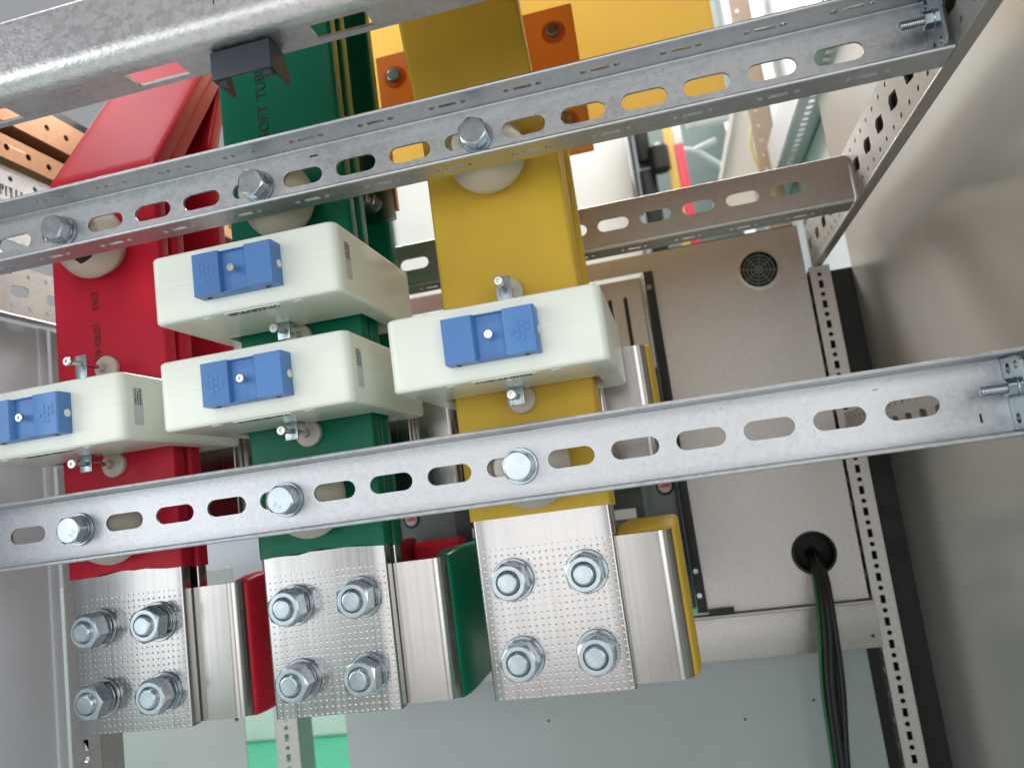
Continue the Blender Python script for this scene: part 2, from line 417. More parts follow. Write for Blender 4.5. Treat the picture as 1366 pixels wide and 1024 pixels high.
wk = finish('floor_reflector', box(B(), (-1.6, -6, -0.849), (1.4, -0.10, -0.846)), REFLM, None, 0); tag(wk, 'added light grey floor strip reflecting light into the cabinet', 'floor_reflector', None, 'structure')  # unseen grey strip added to bounce light and reduce green reflections
bm = B(); box(bm, (-0.12, -0.145, 0.80), (0.40, 0.235, 0.806)); box(bm, (-0.12, -0.151, 0.4785), (0.40, -0.1452, 0.806)); rf = finish('light_blocker', bm, WARMTINT, None, 0); tag(rf, 'added copper-toned plates overhead, blocking light and tinting reflections', 'light_blocker', None, 'structure')  # unseen plates added to shade the upper part and brown its reflections
# ---- right side wall sheet
bm = B(); box(bm, (0.402, -0.2, -0.84), (0.404, 0.476, 1.0))
solo('side_wall', bm, WALLM, 'large galvanised sheet closing the right side of the cabinet', 'cabinet wall', kind='structure')
# ---- left side wall sheet with folded rear edge
bm = B(); box(bm, (-0.447, -0.2, -0.84), (-0.445, 0.092, 0.362)); box(bm, (-0.447, 0.0925, -0.84), (-0.442, 0.1035, 0.362), 0.001)
solo('side_wall', bm, LILAC, 'light grey painted sheet closing the left side below the perforated rail', 'cabinet wall', kind='structure')

# ---- generic perforated pieces
def channel(name, label, x0, x1, z0, z1, yweb, m, front=True, flw=0.0265, group=None):
    """slotted C rail along X; web slots plus small flange holes; flanges point to the camera (front) or away"""
    t_ = 0.002; r = 0.0032; s = -1 if front else 1
    bm = B(); zc = (z0 + z1) / 2; h = z1 - z0
    holes = [slot(x - x0, zc - (z0 + r), 0.031, 0.0122) for x in SLOTS if x0 + 0.02 < x < x1 - 0.02]
    plate(bm, rect(0, 0, x1 - x0, h - 2 * r), holes, (x0, yweb + (t_ if front else 0), z0 + r), (1, 0, 0), (0, 0, 1), t_)
    fh = []; k = 0
    x = 0.3035
    while x > x0 + 0.03:
        if x < x1 - 0.02:
            v = 0.011
            fh += [rect(x - x0 - 0.0062, v - 0.0020, x - x0 + 0.0062, v + 0.0020), circ(x - x0 - 0.0114, v, 0.0023, 10), circ(x - x0 + 0.0114, v, 0.0023, 10)]
        x -= 0.0536
    # flanges are drawn in (X, depth) coordinates starting at the bend
    ys = yweb + s * (r - 0 if not front else r - 0)
    for zb in (z0, z1 - t_):
        if front: plate(bm, rect(0, 0, x1 - x0, flw - r - 0.0012), fh, (x0, yweb - r + 0.002, zb + t_), (1, 0, 0), (0, -1, 0), t_)
        else: plate(bm, rect(0, 0, x1 - x0, flw - r - 0.0012), fh, (x0, yweb + r, zb), (1, 0, 0), (0, 1, 0), t_)
    cy = (yweb + 0.002 - r) if front else (yweb + r)
    if front:
        bendx(bm, x0, x1, cy, z0 + r, r, t_, -math.pi / 2, 0); bendx(bm, x0, x1, cy, z1 - r, r, t_, 0, math.pi / 2)
    else:
        bendx(bm, x0, x1, cy, z0 + r, r, t_, math.pi, 1.5 * math.pi); bendx(bm, x0, x1, cy, z1 - r, r, t_, math.pi / 2, math.pi)
    # rolled front edges
    ye = yweb + s * (flw - 0.0012) + (0.002 if front else 0)
    for zb in (z0 + 0.001, z1 - 0.001):
        tube(bm, [(x0, ye + s * 0.0005, zb), (x1, ye + s * 0.0005, zb)], 0.0014, 10)
    o = solo(name, bm, m, label, 'rail', group)
    return o
UPR = channel('slotted_rail', 'upper galvanised slotted rail in front of the three busbars', -0.60, 0.3505, 0.3628, 0.4108, -0.045, GALV, group='slotted rails across the busbars')
LOR = channel('slotted_rail', 'lower bright galvanised slotted rail below the current transformers', -0.60, 0.3505, 0.1318, 0.1800, -0.045, GALV, group='slotted rails across the busbars')
BKR = channel('slotted_rail', 'rear slotted rail behind the busbars, above the vented panel', -0.42, 0.3505, 0.3635, 0.4110, 0.205, GALVP, front=False, group='slotted rails across the busbars')

def marks(parent, pts, y):
    for x, z, w, h in pts:
        bm = B(); box(bm, (x, y - 0.0002, z), (x + w, y - 0.00005, z + h)); finish('scratch_mark', bm, INK, parent)
marks(UPR, [(-0.0756, 0.4003, 0.006, 0.0012)], -0.045)
marks(LOR, [(0.3285, 0.1415, 0.0012, 0.0055), (0.2735, 0.1700, 0.003, 0.0004)], -0.045)

# end plates and their screws
def thread(r, L, p_=0.00125):
    pr = [(r * 0.6, 0), (r * 0.95, 0.0006)]; z = 0.0008
    while z < L - 0.0008:
        pr += [(r * 0.86, z), (r, z + p_ * 0.5)]; z += p_
    pr += [(r * 0.85, L - 0.0004), (r * 0.7, L)]
    return pr
def endplate(rail, z0, z1):
    bm = B()
    plate(bm, [(0, 0.003), (0.022, 0.003), (0.0258, 0.007), (0.0258, z1 - z0 - 0.007), (0.022, z1 - z0 - 0.003), (0, z1 - z0 - 0.003)],
          [circ(0.0085, 0.0095, 0.0032), circ(0.0085, z1 - z0 - 0.0095, 0.0032), circ(0.0195, 0.0085, 0.0026), circ(0.0195, z1 - z0 - 0.0085, 0.0026)],
          (0.3475, -0.0455, z0), (0, -1, 0), (0, 0, 1), 0.002)
    finish('end_plate', bm, ZINC, rail)
endplate(UPR, 0.3628, 0.4108); endplate(LOR, 0.1318, 0.1800)
def endscrew(z, label):
    root = thing('end_screw', label, 'screw', (0.3475, -0.0585, z), 'screws at the rail ends')
    root['_o'] = (0, 0, 0)
    finish('threaded_end', lathe(B(), thread(0.0030, 0.021), (-0.021, 0, 0), (1, 0, 0), 20), ZINC, root)
    finish('nut', hexnut(B(), 0.010, 0.0052, (-0.0022, 0, 0), (-1, 0, 0), 0.3, 0.003), ZINC, root, 17)
    finish('washer', lathe(B(), [(0.0032, 0), (0.0062, 0), (0.0065, 0.0004), (0.0065, 0.0018), (0.0032, 0.0021)], (-0.0023, 0, 0), (1, 0, 0), 28, False), ZINC, root)
    return root
endscrew(0.3885, 'small threaded screw with nut at the right end of the upper rail')
endscrew(0.1590, 'small threaded screw with nut at the right end of the lower rail')

# ---- perforated depth rails on both sides
def depthrail(label, x, y0, y1, z0, z1, m, facing=-1, name='perforated_side_rail'):
    """vertical web in the YZ plane with slanted slots and two rows of small holes; bottom and top flanges away from the bars"""
    bm = B(); h = z1 - z0; t_ = 0.002; holes = []
    y = y0 + 0.02; k = 0
    while y < y1 - 0.02:
        u = y - y0
        sk = 0.006
        holes.append([(u - 0.010, h * 0.42 - 0.001), (u - 0.006, h * 0.36), (u + 0.009, h * 0.40), (u + 0.011, h * 0.52 + 0.002), (u + 0.007, h * 0.62), (u - 0.009, h * 0.58)])
        for du in (-0.0105, 0.0105):
            holes.append(circ(u + du, h * 0.17, 0.0021, 10)); holes.append(circ(u + du, h * 0.83, 0.0021, 10))
        y += 0.042
    plate(bm, rect(0, 0, y1 - y0, h), holes, (x - (0 if facing < 0 else 0), y0, z0), (0, 1, 0), (0, 0, 1), t_)
    s = -facing
    xa, xb = sorted((x + (0.0023 if facing < 0 else -0.0003), x + s * 0.0105))
    box(bm, (xa, y0, z0), (xb, y1, z0 + 0.002)); box(bm, (xa, y0, z1 - 0.002), (xb, y1, z1))
    xc = xb if s > 0 else xa
    tube(bm, [(x + 0.0010, y0, z0 - 0.0004), (x + 0.0010, y1, z0 - 0.0004)], 0.0016, 10)
    if facing < 0: box(bm, (xb - 0.002, y0, z0 + 0.0023), (xb - 0.0005, y1, z1 - 0.0023))  # closing web added to keep light out behind the slots
    return solo(name, bm, m, label, 'rail', 'perforated side rails')
depthrail('perforated rail running back along the right wall from the upper rail', 0.352, -0.30, 0.455, 0.3645, 0.418, GALVP)
depthrail('perforated rail hidden behind the right end of the lower rail', 0.352, -0.30, 0.455, 0.1325, 0.1795, GALVP)
depthrail('rusty-tinted perforated rail on the left above the light grey sheet', -0.4285, -0.30, 0.50, 0.3635, 0.4125, GALVP, 1)

# ---- uprights with a row of alternating holes
def upright(label, x0, x1, y, z0, z1, m, pitch=0.0252, zoff=0.0, depth=0.045, group='perforated uprights', xc=None):
    bm = B(); holes = []; z = z0 + 0.02 + zoff; xc = (xc if xc is not None else (x0 + x1) / 2) - x0
    while z < z1 - 0.02:
        holes.append(rect(xc - 0.0028, z - z0 - 0.0048, xc + 0.0028, z - z0 + 0.0048)); holes.append(circ(xc, z - z0 + pitch / 2, 0.0029, 10)); z += pitch
    plate(bm, rect(0, 0, x1 - x0, z1 - z0), holes, (x0, y + 0.002, z0), (1, 0, 0), (0, 0, 1), 0.002)
    hl = []; z = z0 + 0.03
    while z < z1 - 0.03:
        for v in (0.012, 0.028): hl.append(circ(v, z - z0, 0.0024, 8))
        hl.append(rect(0.017, z - z0 + 0.010, 0.023, z - z0 + 0.019)); z += 0.028
    plate(bm, rect(0, 0, depth, z1 - z0), hl, (x0 + 0.002, y + 0.0023, z0), (0, 1, 0), (0, 0, 1), 0.002)
    box(bm, (x1 - 0.002, y + 0.0023, z0), (x1, y + depth, z1))
    box(bm, (x0 + 0.0015, y - 0.0003, z0), (x0 + 0.0001, y + 0.001, z1))
    return solo('perforated_upright', bm, m, label, 'upright', group)
upright('right rear upright with a row of alternating slots and round holes', 0.3445, 0.3685, 0.440, -0.84, 0.362, GALVP, xc=0.3555)
upright('left upright with punched holes beside the red busbar', -0.441, -0.41, 0.106, -0.84, 0.362, GALVP, depth=0.03)
upright('perforated upright standing on the green floor below the green busbar', -0.4265, -0.3935, 0.440, -0.84, 0.05, GALVP, depth=0.04)

# ---- rear panel with vent and cable hole
panel_root = thing('vented_panel', 'tan galvanised rear panel with round vent and cable hole', 'panel', (0.25, 0.44, -0.036))
bm = B()
plate(bm, [(-0.36, -0.036), (-0.36, -0.034), (0.152, -0.034), (0.152, 0.395), (-0.36, 0.395), (-0.36, 0.418), (0.3405, 0.418), (0.3405, -0.036)][::-1],
      [circ(0.2868, 0.3715, 0.0225, 32), circ(0.2897, 0.0215, 0.0245, 32)], (0, 0.442, 0), (1, 0, 0), (0, 0, 1), 0.002)
finish('sheet', bm, GALVP, panel_root)
bm = B(); box(bm, (0.3385, 0.4423, -0.036), (0.3405, 0.47, 0.418)); box(bm, (-0.36, 0.4423, 0.416), (0.3383, 0.47, 0.418)); finish('folded_edge', bm, GALVP, panel_root)
vent = finish('vent_grille', lathe(B(), [(0.0232, 0), (0.0275, 0), (0.0275, 0.001), (0.0232, 0.0016), (0.0232, 0)], (0.2868, 0.4399, 0.3715), (0, -1, 0), 40, False), GALVP, panel_root)
vent['_o'] = panel_root['_o']
for r_ in (0.0052, 0.0095, 0.0138, 0.0182):
    finish('ring', lathe(B(), [(r_ - 0.0008, 0), (r_ + 0.0008, 0), (r_ + 0.0008, 0.001), (r_ - 0.0008, 0.001), (r_ - 0.0008, 0)], (0.2868, 0.4425, 0.3715), (0, -1, 0), 32, False), BGREY, vent)
for a in range(4):
    bm = B(); box(bm, (-0.0226, -0.0004, -0.0007), (0.0226, 0.0003, 0.0007)); bmesh.ops.rotate(bm, verts=bm.verts[:], cent=(0, 0, 0), matrix=Matrix.Rotation(R(45 * a + 10), 3, 'Y'))
    bmesh.ops.translate(bm, verts=bm.verts[:], vec=(0.2868, 0.4432, 0.3715)); finish('bar', bm, BGREY, vent)
finish('hub', lathe(B(), [(0.0001, 0), (0.003, 0), (0.003, 0.0012), (0.0001, 0.0012)], (0.2868, 0.4424, 0.3715), (0, -1, 0), 20), BGREY, vent)
finish('grommet', lathe(B(), [(0.0205, -0.006), (0.0225, 0.0025), (0.0242, 0.002), (0.0256, 0.0012), (0.0256, 0.0), (0.0242, -0.0005)], (0.2897, 0.4399, 0.0215), (0, -1, 0), 40, False), BLACK, panel_root)
bm = B(); box(bm, (0.146, 0.478, -0.84), (0.44, 0.482, 0.362)); box(bm, (0.16, 0.478, 0.3622), (0.343, 0.482, 0.43)); solo('dark_gap_sheet', bm, BLACK, 'black sheet standing in for the shade behind the vent, cable hole and gaps', 'gap_shade', kind='structure')  # black sheet stands in for unlit depth behind holes and gaps

# ---- shelf angle and lower rear panels
bm = B(); box(bm, (-0.30, 0.428, -0.089), (0.3435, 0.430, -0.0395), 0.0007); box(bm, (-0.30, 0.4302, -0.0395), (0.3435, 0.4398, -0.0375))
sh = solo('shelf_angle', bm, GALVP, 'pale galvanised angle under the vented panel', 'shelf')
finish('rivet', lathe(B(), [(0.0001, 0.0006), (0.0018, 0.0006), (0.0022, 0)], (0.335, 0.4278, -0.076), (0, -1, 0), 14), BDARK, sh)
bm = B(); box(bm, (-0.335, 0.462, -0.84), (0.331, 0.464, -0.04))
lp = solo('lower_rear_panel', bm, SAGE, 'grey-green panel below the shelf angle, behind the cables', 'panel')
for x, z in ((0.18, -0.166), (0.262, -0.15), (-0.06, -0.15)):
    bm = B(); lathe(bm, [(0.0001, 0.0005), (0.0016, 0.0005), (0.0018, 0)], (x, 0.4618, z), (0, -1, 0), 10); finish('paint_chip', bm, BDARK, lp)
bm = B(); box(bm, (-1.0, 0.452, -0.84), (-0.478, 0.454, 0.09), 0.0008)
lp = solo('lower_rear_panel', bm, PALE, 'grey-green plate under the red busbar with small holes near its edge', 'panel')
for z in (-0.085, -0.113):
    bm = B(); lathe(bm, [(0.0001, 0.0003), (0.0028, 0.0003), (0.0028, 0)], (-0.489, 0.4518, z), (0, -1, 0), 12); finish('hole', bm, BLACK, lp)

# ---- top front beam with rounded bend and rectangular slots
bm = B(); bx0, bx1 = -0.62, 0.42; yr, yf, zb, zt = -0.1297, -0.1655, 0.428, 0.4715; rB = 0.013; tB = 0.002
holes = [rect(x - bx0, yr - -0.1345 + 0.0005 if False else 0.0050, x - bx0 + 0.0365, 0.0195) for x in [-0.1470 + 0.1254 * k for k in range(-3, 5) if not (k == 9)]]
plate(bm, rect(0, 0, bx1 - bx0, (yr - yf) - rB), holes, (bx0, yr, zb + tB), (1, 0, 0), (0, -1, 0), tB)
plate(bm, rect(0, 0, bx1 - bx0, zt - zb - rB), [], (bx0, yf + tB, zb + rB), (1, 0, 0), (0, 0, 1), tB)
bendx(bm, bx0, bx1, yf + rB, zb + rB, rB, tB, math.pi, 1.5 * math.pi, 10)
bendx(bm, bx0, bx1, yf + 0.006, zt, 0.006, tB, math.pi / 2, math.pi, 6)
box(bm, (bx0, yf + 0.0062, zt + 0.004), (bx1, yf + 0.03, zt + 0.006))
beam = solo('frame_beam', bm, GALVB, 'rounded galvanised front beam with rectangular slots at the top', 'beam')
for x, z, w, h in ((-0.0728, 0.446, 0.0008, 0.009), (-0.0480, 0.4535, 0.002, 0.0015)):
    bm = B(); box(bm, (x, yf - 0.0002, z), (x + w, yf - 0.00005, z + h)); finish('scratch_mark', bm, INK, beam)
clip = thing('plastic_clip', 'dark slate plastic plug clipped into the front beam above the green busbar', 'clip', (-0.063, -0.14, 0.4))
bm = B(); box(bm, (-0.0868, -0.1505, 0.4085), (-0.0470, -0.1485, 0.4268), 0.0006); finish('front', bm, SLATE, clip)
bm = B(); plate(bm, [(-0.1482, 0.4268), (-0.1482, 0.4087), (-0.1265, 0.4087), (-0.1265, 0.4135), (-0.132, 0.4268)], [], (-0.0490, 0, 0), (0, 1, 0), (0, 0, 1), 0.0018); finish('side', bm, SLATE, clip)
bm = B(); plate(bm, [(-0.1482, 0.4268), (-0.1482, 0.4087), (-0.1265, 0.4087), (-0.1265, 0.4135), (-0.132, 0.4268)], [], (-0.0866, 0, 0), (0, 1, 0), (0, 0, 1), 0.0018); finish('side', bm, SLATE, clip)
bm = B(); box(bm, (-0.0846, -0.1483, 0.4246), (-0.0492, -0.134, 0.4266)); finish('top', bm, SLATE, clip)
for x in (-0.0835, -0.0535):
    bm = B(); plate(bm, [(-0.1482, 0.4085), (-0.1482, 0.4050), (-0.1455, 0.4050), (-0.1400, 0.4085)], [], (x, 0, 0), (0, 1, 0), (0, 0, 1), 0.005); finish('tooth', bm, SLATE, clip)

# ================================================================== BUSBARS
def prof_bar(xl, path, t_, m, name, parent, w, r=0.0025, x_of=None):
    """bar following a (y,z) path of its centre line"""
    st = []
    for i, (y, z) in enumerate(path):
        a = path[max(i - 1, 0)]; b = path[min(i + 1, len(path) - 1)]
        d = Vector((0, b[0] - a[0], b[1] - a[1])).normalized()
        V = Vector((1, 0, 0)).cross(d) * -1
        ww = w[i] if isinstance(w, (list, tuple)) else w
        cx = xl + (x_of[i] if x_of else ww / 2)
        st.append(((cx, y, z), (1, 0, 0), V, ww, t_))
    bm = B(); loft(bm, st, True, r)
    return finish(name, bm, m, parent, 50)
def arc_path(z_start, z_bend, ang, length, yc, n=8, rad=0.03):
    """straight from z_start to z_bend, then a bend of ang (positive = backwards) and a straight run"""
    pts = [(yc, z_start), (yc, z_start + 0.03), (yc, (z_start + z_bend) / 2), (yc, z_bend)]
    s = 1 if ang > 0 else -1; a = abs(ang)
    for k in range(1, n + 1):
        th = a * k / n
        pts.append((yc + s * rad * (1 - math.cos(th)), z_bend + rad * math.sin(th)))
    y, z = pts[-1]
    for f in (0.5, 1.0): pts.append((y + s * math.sin(a) * length * f, z + math.cos(a) * length * f))
    return pts
TH = 0.012
def busbar(col, xl, m, dy, dz, label, second=False, top=None, group=None, sl=0.118, sag=True):
    y = dy + TH / 2
    root = thing('busbar', label, 'busbar', (xl + 0.05, y, dz - 0.003), group)
    prof_bar(xl, [(y, dz - 0.0035), (y, dz + sl + 0.03)], TH, TIN if not (second or dy > 0.05) else TINP, 'bare_end', root, 0.1, 0.0022)
    pth = top
    # sleeve, slightly looser than the bar, with an uneven lower rim
    w = 0.1036
    st_w = [w] * len(pth)
    ob = prof_bar(xl - 0.0018, pth, TH + 0.0034, m, 'sleeve', root, st_w, 0.0034)
    me = ob.data
    zmin = min(v.co.z for v in me.vertices)
    ph = random.uniform(0, 6)
    for v in me.vertices:            # the cut rim of the sleeve is not quite straight
        if v.co.z < zmin + 0.001: v.co.z += 0.0012 * math.sin(v.co.x * 70 + ph) + 0.0007 * math.sin(v.co.x * 190 + ph * 2)
    return root, ob
UPG = 'front busbars of the three phases'
tops = {
 'red': arc_path(0.118, 0.440, R(34), 0.20, 0.006),
 'green': arc_path(0.115, 0.480, R(0.5), 0.20, 0.006),
 'yellow': arc_path(0.1215, 0.405, R(-16), 0.20, 0.006),
}
labels1 = {'red': 'red sleeved busbar in front, bending back at the top', 'green': 'green sleeved busbar in front, straight up to the beam', 'yellow': 'yellow sleeved busbar in front, nearest the right wall'}
ROOTS = {}
for col, xl, m in BARS:
    pth = tops[col]
    if col == 'yellow':
        y = 0.006
        root = thing('busbar', labels1[col], 'busbar', (xl + 0.05, y, -0.003), UPG)
        prof_bar(xl, [(y, -0.0035), (y, 0.15)], TH, TIN, 'bare_end', root, 0.1, 0.0022)
        ws = [0.1036] * 4 + [0.1036 - 0.0095 * min(1, k / 6) for k in range(1, 9)] + [0.0925, 0.0915]
        prof_bar(xl - 0.0018, pth, TH + 0.0034, m, 'sleeve', root, ws, 0.0036)
    else:
        root, _ = busbar(col, xl, m, 0.0, 0.0, labels1[col], False, pth, UPG)
    ROOTS[col] = root
    # second bar behind the connector plate
    d2 = 0.022
    p2 = {'red': arc_path(0.116, 0.452, R(34), 0.20, d2 + 0.006), 'green': arc_path(0.113, 0.48, R(0.5), 0.2, d2 + 0.006), 'yellow': arc_path(0.119, 0.40, R(-1), 0.02, d2 + 0.006)}[col]
    busbar(col, xl, m, d2, 0.0, f'second {col} busbar directly behind the front {col} one', True, p2, 'second busbars of the three phases')
    # rear set
    p3 = {'red': arc_path(0.266, 0.50, R(20), 0.20, 0.096), 'green': arc_path(0.266, 0.50, R(0.5), 0.16, 0.096), 'yellow': arc_path(0.266, 0.40, R(0.5), 0.05, 0.096)}[col]
    root, _ = busbar(col, xl, m, 0.09, 0.148, f'rear {col} busbar behind the current transformer with bare dotted end', False, p3, 'rear busbars of the three phases')
text('printed_text', 'SOFT', 0.0125, (-0.1318, -0.0022, 0.4620), (0, 0, 1), (-1, 0, 0), INK, ROOTS['green'])
text('printed_text', 'TUBE', 0.0125, (-0.1318, -0.0022, 0.4965), (0, 0, 1), (-1, 0, 0), INK, ROOTS['green'])
text('printed_text', 'DRS', 0.0088, (-0.2990, -0.0021, 0.3415), (0, 0, -1), (1, 0, 0), INK, ROOTS['red'])
text('printed_text', '(\u00d880/40)', 0.0088, (-0.2990, -0.0021, 0.3060), (0, 0, -1), (1, 0, 0), INK, ROOTS['red'])

# ---- bent connectors to the breaker
def connector(col, xl, m, dy, dz, label, sl_end, leg_end, leg_top):
    y0 = dy + TH + 0.0001; t_ = 0.0098; r = 0.0105; xr = xl + 0.1395
    root = thing('bent_connector', label, 'connector', (xl + 0.1, y0 + 0.004, dz - 0.004), 'bent connectors to the breaker')
    # outline in plan: plate, round bend, leg going back; extruded along Z with softened edges
    def outline(x_off, leg):
        pts = [(xl + 0.004, y0), (xr - r, y0)]
        for k in range(1, 9):
            a = -math.pi / 2 + math.pi / 2 * k / 8; pts.append((xr - r + r * math.cos(a), y0 + r + r * math.sin(a)))
        pts += [(xr, leg), (xr - t_, leg)]
        ri = 0.0012
        for k in range(0, 5):
            a = -math.pi / 2 * k / 4; pts.append((xr - t_ - ri + ri * math.cos(a), y0 + t_ + ri + ri * math.sin(a)))
        pts += [(xl + 0.004, y0 + t_)]
        return pts
    bm = B(); o_ = outline(0, dy + 0.06)
    plate(bm, o_, [], (0, 0, dz - 0.003), (1, 0, 0), (0, 1, 0), 0.1015)
    es = [e for e in bm.edges if abs(e.verts[0].co.z - e.verts[1].co.z) < 1e-6 and len(e.link_faces) == 2 and abs(e.link_faces[0].normal.z - e.link_faces[1].normal.z) > 0.5] if False else []
    finish('plate', bm, TINP, root)
    bm = B(); box(bm, (xr - t_, dy + 0.0602, dz - 0.0025), (xr - 0.0003, leg_end, dz + leg_top), 0.0008); finish('leg', bm, TINP, root)
    # loose sleeve on the leg
    bm = B(); st = []
    wide = sl_end < 0.2          # the short sleeve has a flared mouth
    # y, how far the sleeve stands off the leg on its outer side, top above the bar, width
    prof = [(dy + 0.0212, 0.0006, 0.0004, 0.042 if wide else 0.0110), (dy + 0.026, 0.0024, 0.0020, 0.043 if wide else 0.0140), (dy + 0.036, 0.0046, 0.0060, 0.044 if wide else 0.0160),
            (dy + 0.052, 0.0052, 0.0080, 0.040 if wide else 0.0165), (dy + 0.085, 0.0040, 0.0060, 0.022 if wide else 0.0155), (sl_end, 0.0026, 0.0030, 0.0142)]
    if not wide: prof.insert(5, ((dy + 0.085 + sl_end) / 2, 0.0034, 0.0030, 0.0150))
    for yy, g, tp, w_ in prof:
        zl, zh = dz - 0.0034 - min(g, 0.002), dz + 0.0988 + tp * (1 if wide else 0.45)
        st.append(((xr + g - w_ / 2, yy, (zl + zh) / 2), (1, 0, 0), (0, 0, 1), w_, zh - zl))
    loft(bm, st, False, 0.004, 5)
    ob = finish('sleeve', bm, m, root, 60)
    so = ob.modifiers.new('thickness', 'SOLIDIFY'); so.thickness = 0.0012; so.offset = -1
    if col == 'red' and dz == 0.0:    # its sleeved end turns sideways in front of the breaker
        bm = B(); box(bm, (xr + 0.004, 0.404, -0.003), (xr + 0.070, 0.438, 0.0935), 0.008, 4); finish('sleeve_end', bm, m, root)
    return root
for col, xl, m in BARS:
    e1 = {'red': 0.425, 'green': 0.425, 'yellow': 0.105}[col]; lt = {'red': 0.0975, 'green': 0.0975, 'yellow': 0.081}[col]
    connector(col, xl, m, 0.0, 0.0, f'bent tinned connector with {col} sleeve at the lower end of the front busbars', e1, 0.44, lt)
    connector(col, xl, m, 0.09, 0.148, f'bent tinned connector with {col} sleeve behind the slotted rail, at the upper breaker terminal', 0.425, 0.44, 0.0975)

# ---- bolts through the bare ends
proto = thing('hex_bolt', 'x', 'bolt', (0, 0, 0), 'bolts clamping the busbar ends')
finish('washer', lathe(B(), [(0.0083, 0), (0.0148, 0), (0.0151, 0.0004), (0.0151, 0.0019), (0.0147, 0.0023), (0.0083, 0.0023)], (0, -0.0001, 0), (0, -1, 0), 40, False), ZINC, proto)
bm = B()
for k in range(33):
    pass
seg = 44; rings = []
for k in range(seg + 1):
    a = R(6 + 348 * k / seg); dz_ = 0.0009 * (k / seg - 0.5)
    rings.append([bm.verts.new((rr_ * math.cos(a), -yy - dz_, rr_ * math.sin(a))) for rr_, yy in ((0.0084, 0.0026), (0.0126, 0.0026), (0.0129, 0.0031), (0.0129, 0.0053), (0.0126, 0.0058), (0.0084, 0.0058))])
for a, b in zip(rings, rings[1:]):
    for i in range(6): bm.faces.new((a[i], a[(i + 1) % 6], b[(i + 1) % 6], b[i]))
bm.faces.new(rings[0]); bm.faces.new(rings[-1])
finish('spring_washer', bm, ZINC, proto)
nut = finish('nut', hexnut(B(), 0.0240, 0.0125, (0, -0.0062, 0), (0, -1, 0), 0.0, 0.0079), ZINC, proto, 17)
prt = [(0.0076, -0.03), (0.0078, 0.0165)]
z = 0.0166
while z < 0.0202: prt += [(0.0071, z + 0.0003), (0.0078, z + 0.0010)]; z += 0.0014
prt += [(0.0076, 0.0208), (0.0066, 0.0217), (0.0058, 0.0219), (0.0001, 0.0219)]
finish('stud', lathe(B(), prt, (0, 0, 0), (0, -1, 0), 36), ZINC, proto, 14)
proto2 = proto  # alternative nut angles by turning each copy
first = True
for col, xl, m in BARS:
    for zz, vn in ((0.0775, 'upper'), (0.0236, 'lower')):
        for xx, hn in ((0.0245, 'left'), (0.078, 'right')):
            lab = f'{vn} {hn} zinc nut and bolt on the bare end of the {col} busbar'
            loc = (xl + xx + random.uniform(-.0006, .0006), 0.0, zz + random.uniform(-.0006, .0006))
            if first: o = proto; o['label'] = lab; o.location = loc; first = False
            else: o = dup(proto, loc, lab)
            o.rotation_euler = (0, random.uniform(0, 6.28), 0)

# ---- standoff insulators and the rail bolts
ins = thing('standoff_insulator', 'x', 'insulator', (0, 0, 0), 'round standoff insulators between rails and busbars')
finish('body', lathe(B(), [(0.008, 0.0409), (0.0165, 0.0409), (0.0190, 0.0400), (0.0205, 0.0375), (0.0258, 0.026), (0.0289, 0.017), (0.0297, 0.0135), (0.0290, 0.0100), (0.0262, 0.0078), (0.0240, 0.0010), (0.0232, 0.0)], (0, 0, 0), (0, -1, 0), 48), INSUL, ins)
finish('metal_insert', lathe(B(), [(0.0062, 0.0410), (0.0078, 0.0410), (0.0078, 0.0395)], (0, 0, 0), (0, -1, 0), 24, False), ZINC, ins)
rb = thing('rail_bolt', 'x', 'bolt', (0, 0, 0), 'bolts fixing the rails to the insulators')
finish('washer', lathe(B(), [(0.0062, 0), (0.0118, 0), (0.0120, 0.0003), (0.0120, 0.0018), (0.0117, 0.0022), (0.0062, 0.0022)], (0, -0.0001, 0), (0, -1, 0), 40, False), ZINC, rb)
finish('spring_washer', lathe(B(), [(0.0064, 0.0023), (0.0101, 0.0023), (0.0104, 0.0028), (0.0104, 0.0042), (0.0101, 0.0047), (0.0064, 0.0047)], (0, 0, 0), (0, -1, 0), 40, False), ZINC, rb)
hd = finish('head', hexnut(B(), 0.0185, 0.0075, (0, -0.0049, 0), (0, -1, 0), 0.2, 0, False), ZINC, rb, 17); hd['_o'] = (0, 0, 0)
text('grade_mark', '8.8', 0.0052, (0, -0.0125, -0.0042), (1, 0, 0), (0, 0, 1), ZINC, hd, 0.0002)
finish('shank', lathe(B(), [(0.0059, -0.030), (0.0059, 0.005)], (0, 0, 0), (0, -1, 0), 24), ZINC, rb)
first = True
for col, xl, m in BARS:
    for zz, rn in ((0.3865, 'upper'), (0.1548, 'lower')):
        l1 = f'cream round insulator between the {rn} rail and the {col} busbar'
        l2 = f'zinc hex bolt in the {rn} rail in front of the {col} busbar'
        a, b = (xl + 0.0502, -0.0018, zz), (xl + 0.0502, -0.0452, zz)
        if first: o = ins; o['label'] = l1; o.location = a; q = rb; q['label'] = l2; q.location = b; first = False
        else: o = dup(ins, a, l1); q = dup(rb, b, l2)
        q.rotation_euler = (0, random.choice([-2.6, -0.9, 0.5, 1.2, 2.4, 3.0]), 0)
        if col == 'red' and rn == 'upper': RI = o
aa = [R(-52 - 30 * k / 8) for k in range(9)]
bm = B(); r0_, r1_ = 0.0213, 0.0252
vs0 = [bm.verts.new((r0_ * math.cos(x), -0.0372, r0_ * math.sin(x))) for x in aa]; vs1 = [bm.verts.new((r1_ * math.cos(x), -0.0262, r1_ * math.sin(x))) for x in aa]
for k in range(8): bm.faces.new((vs0[k], vs0[k + 1], vs1[k + 1], vs1[k]))
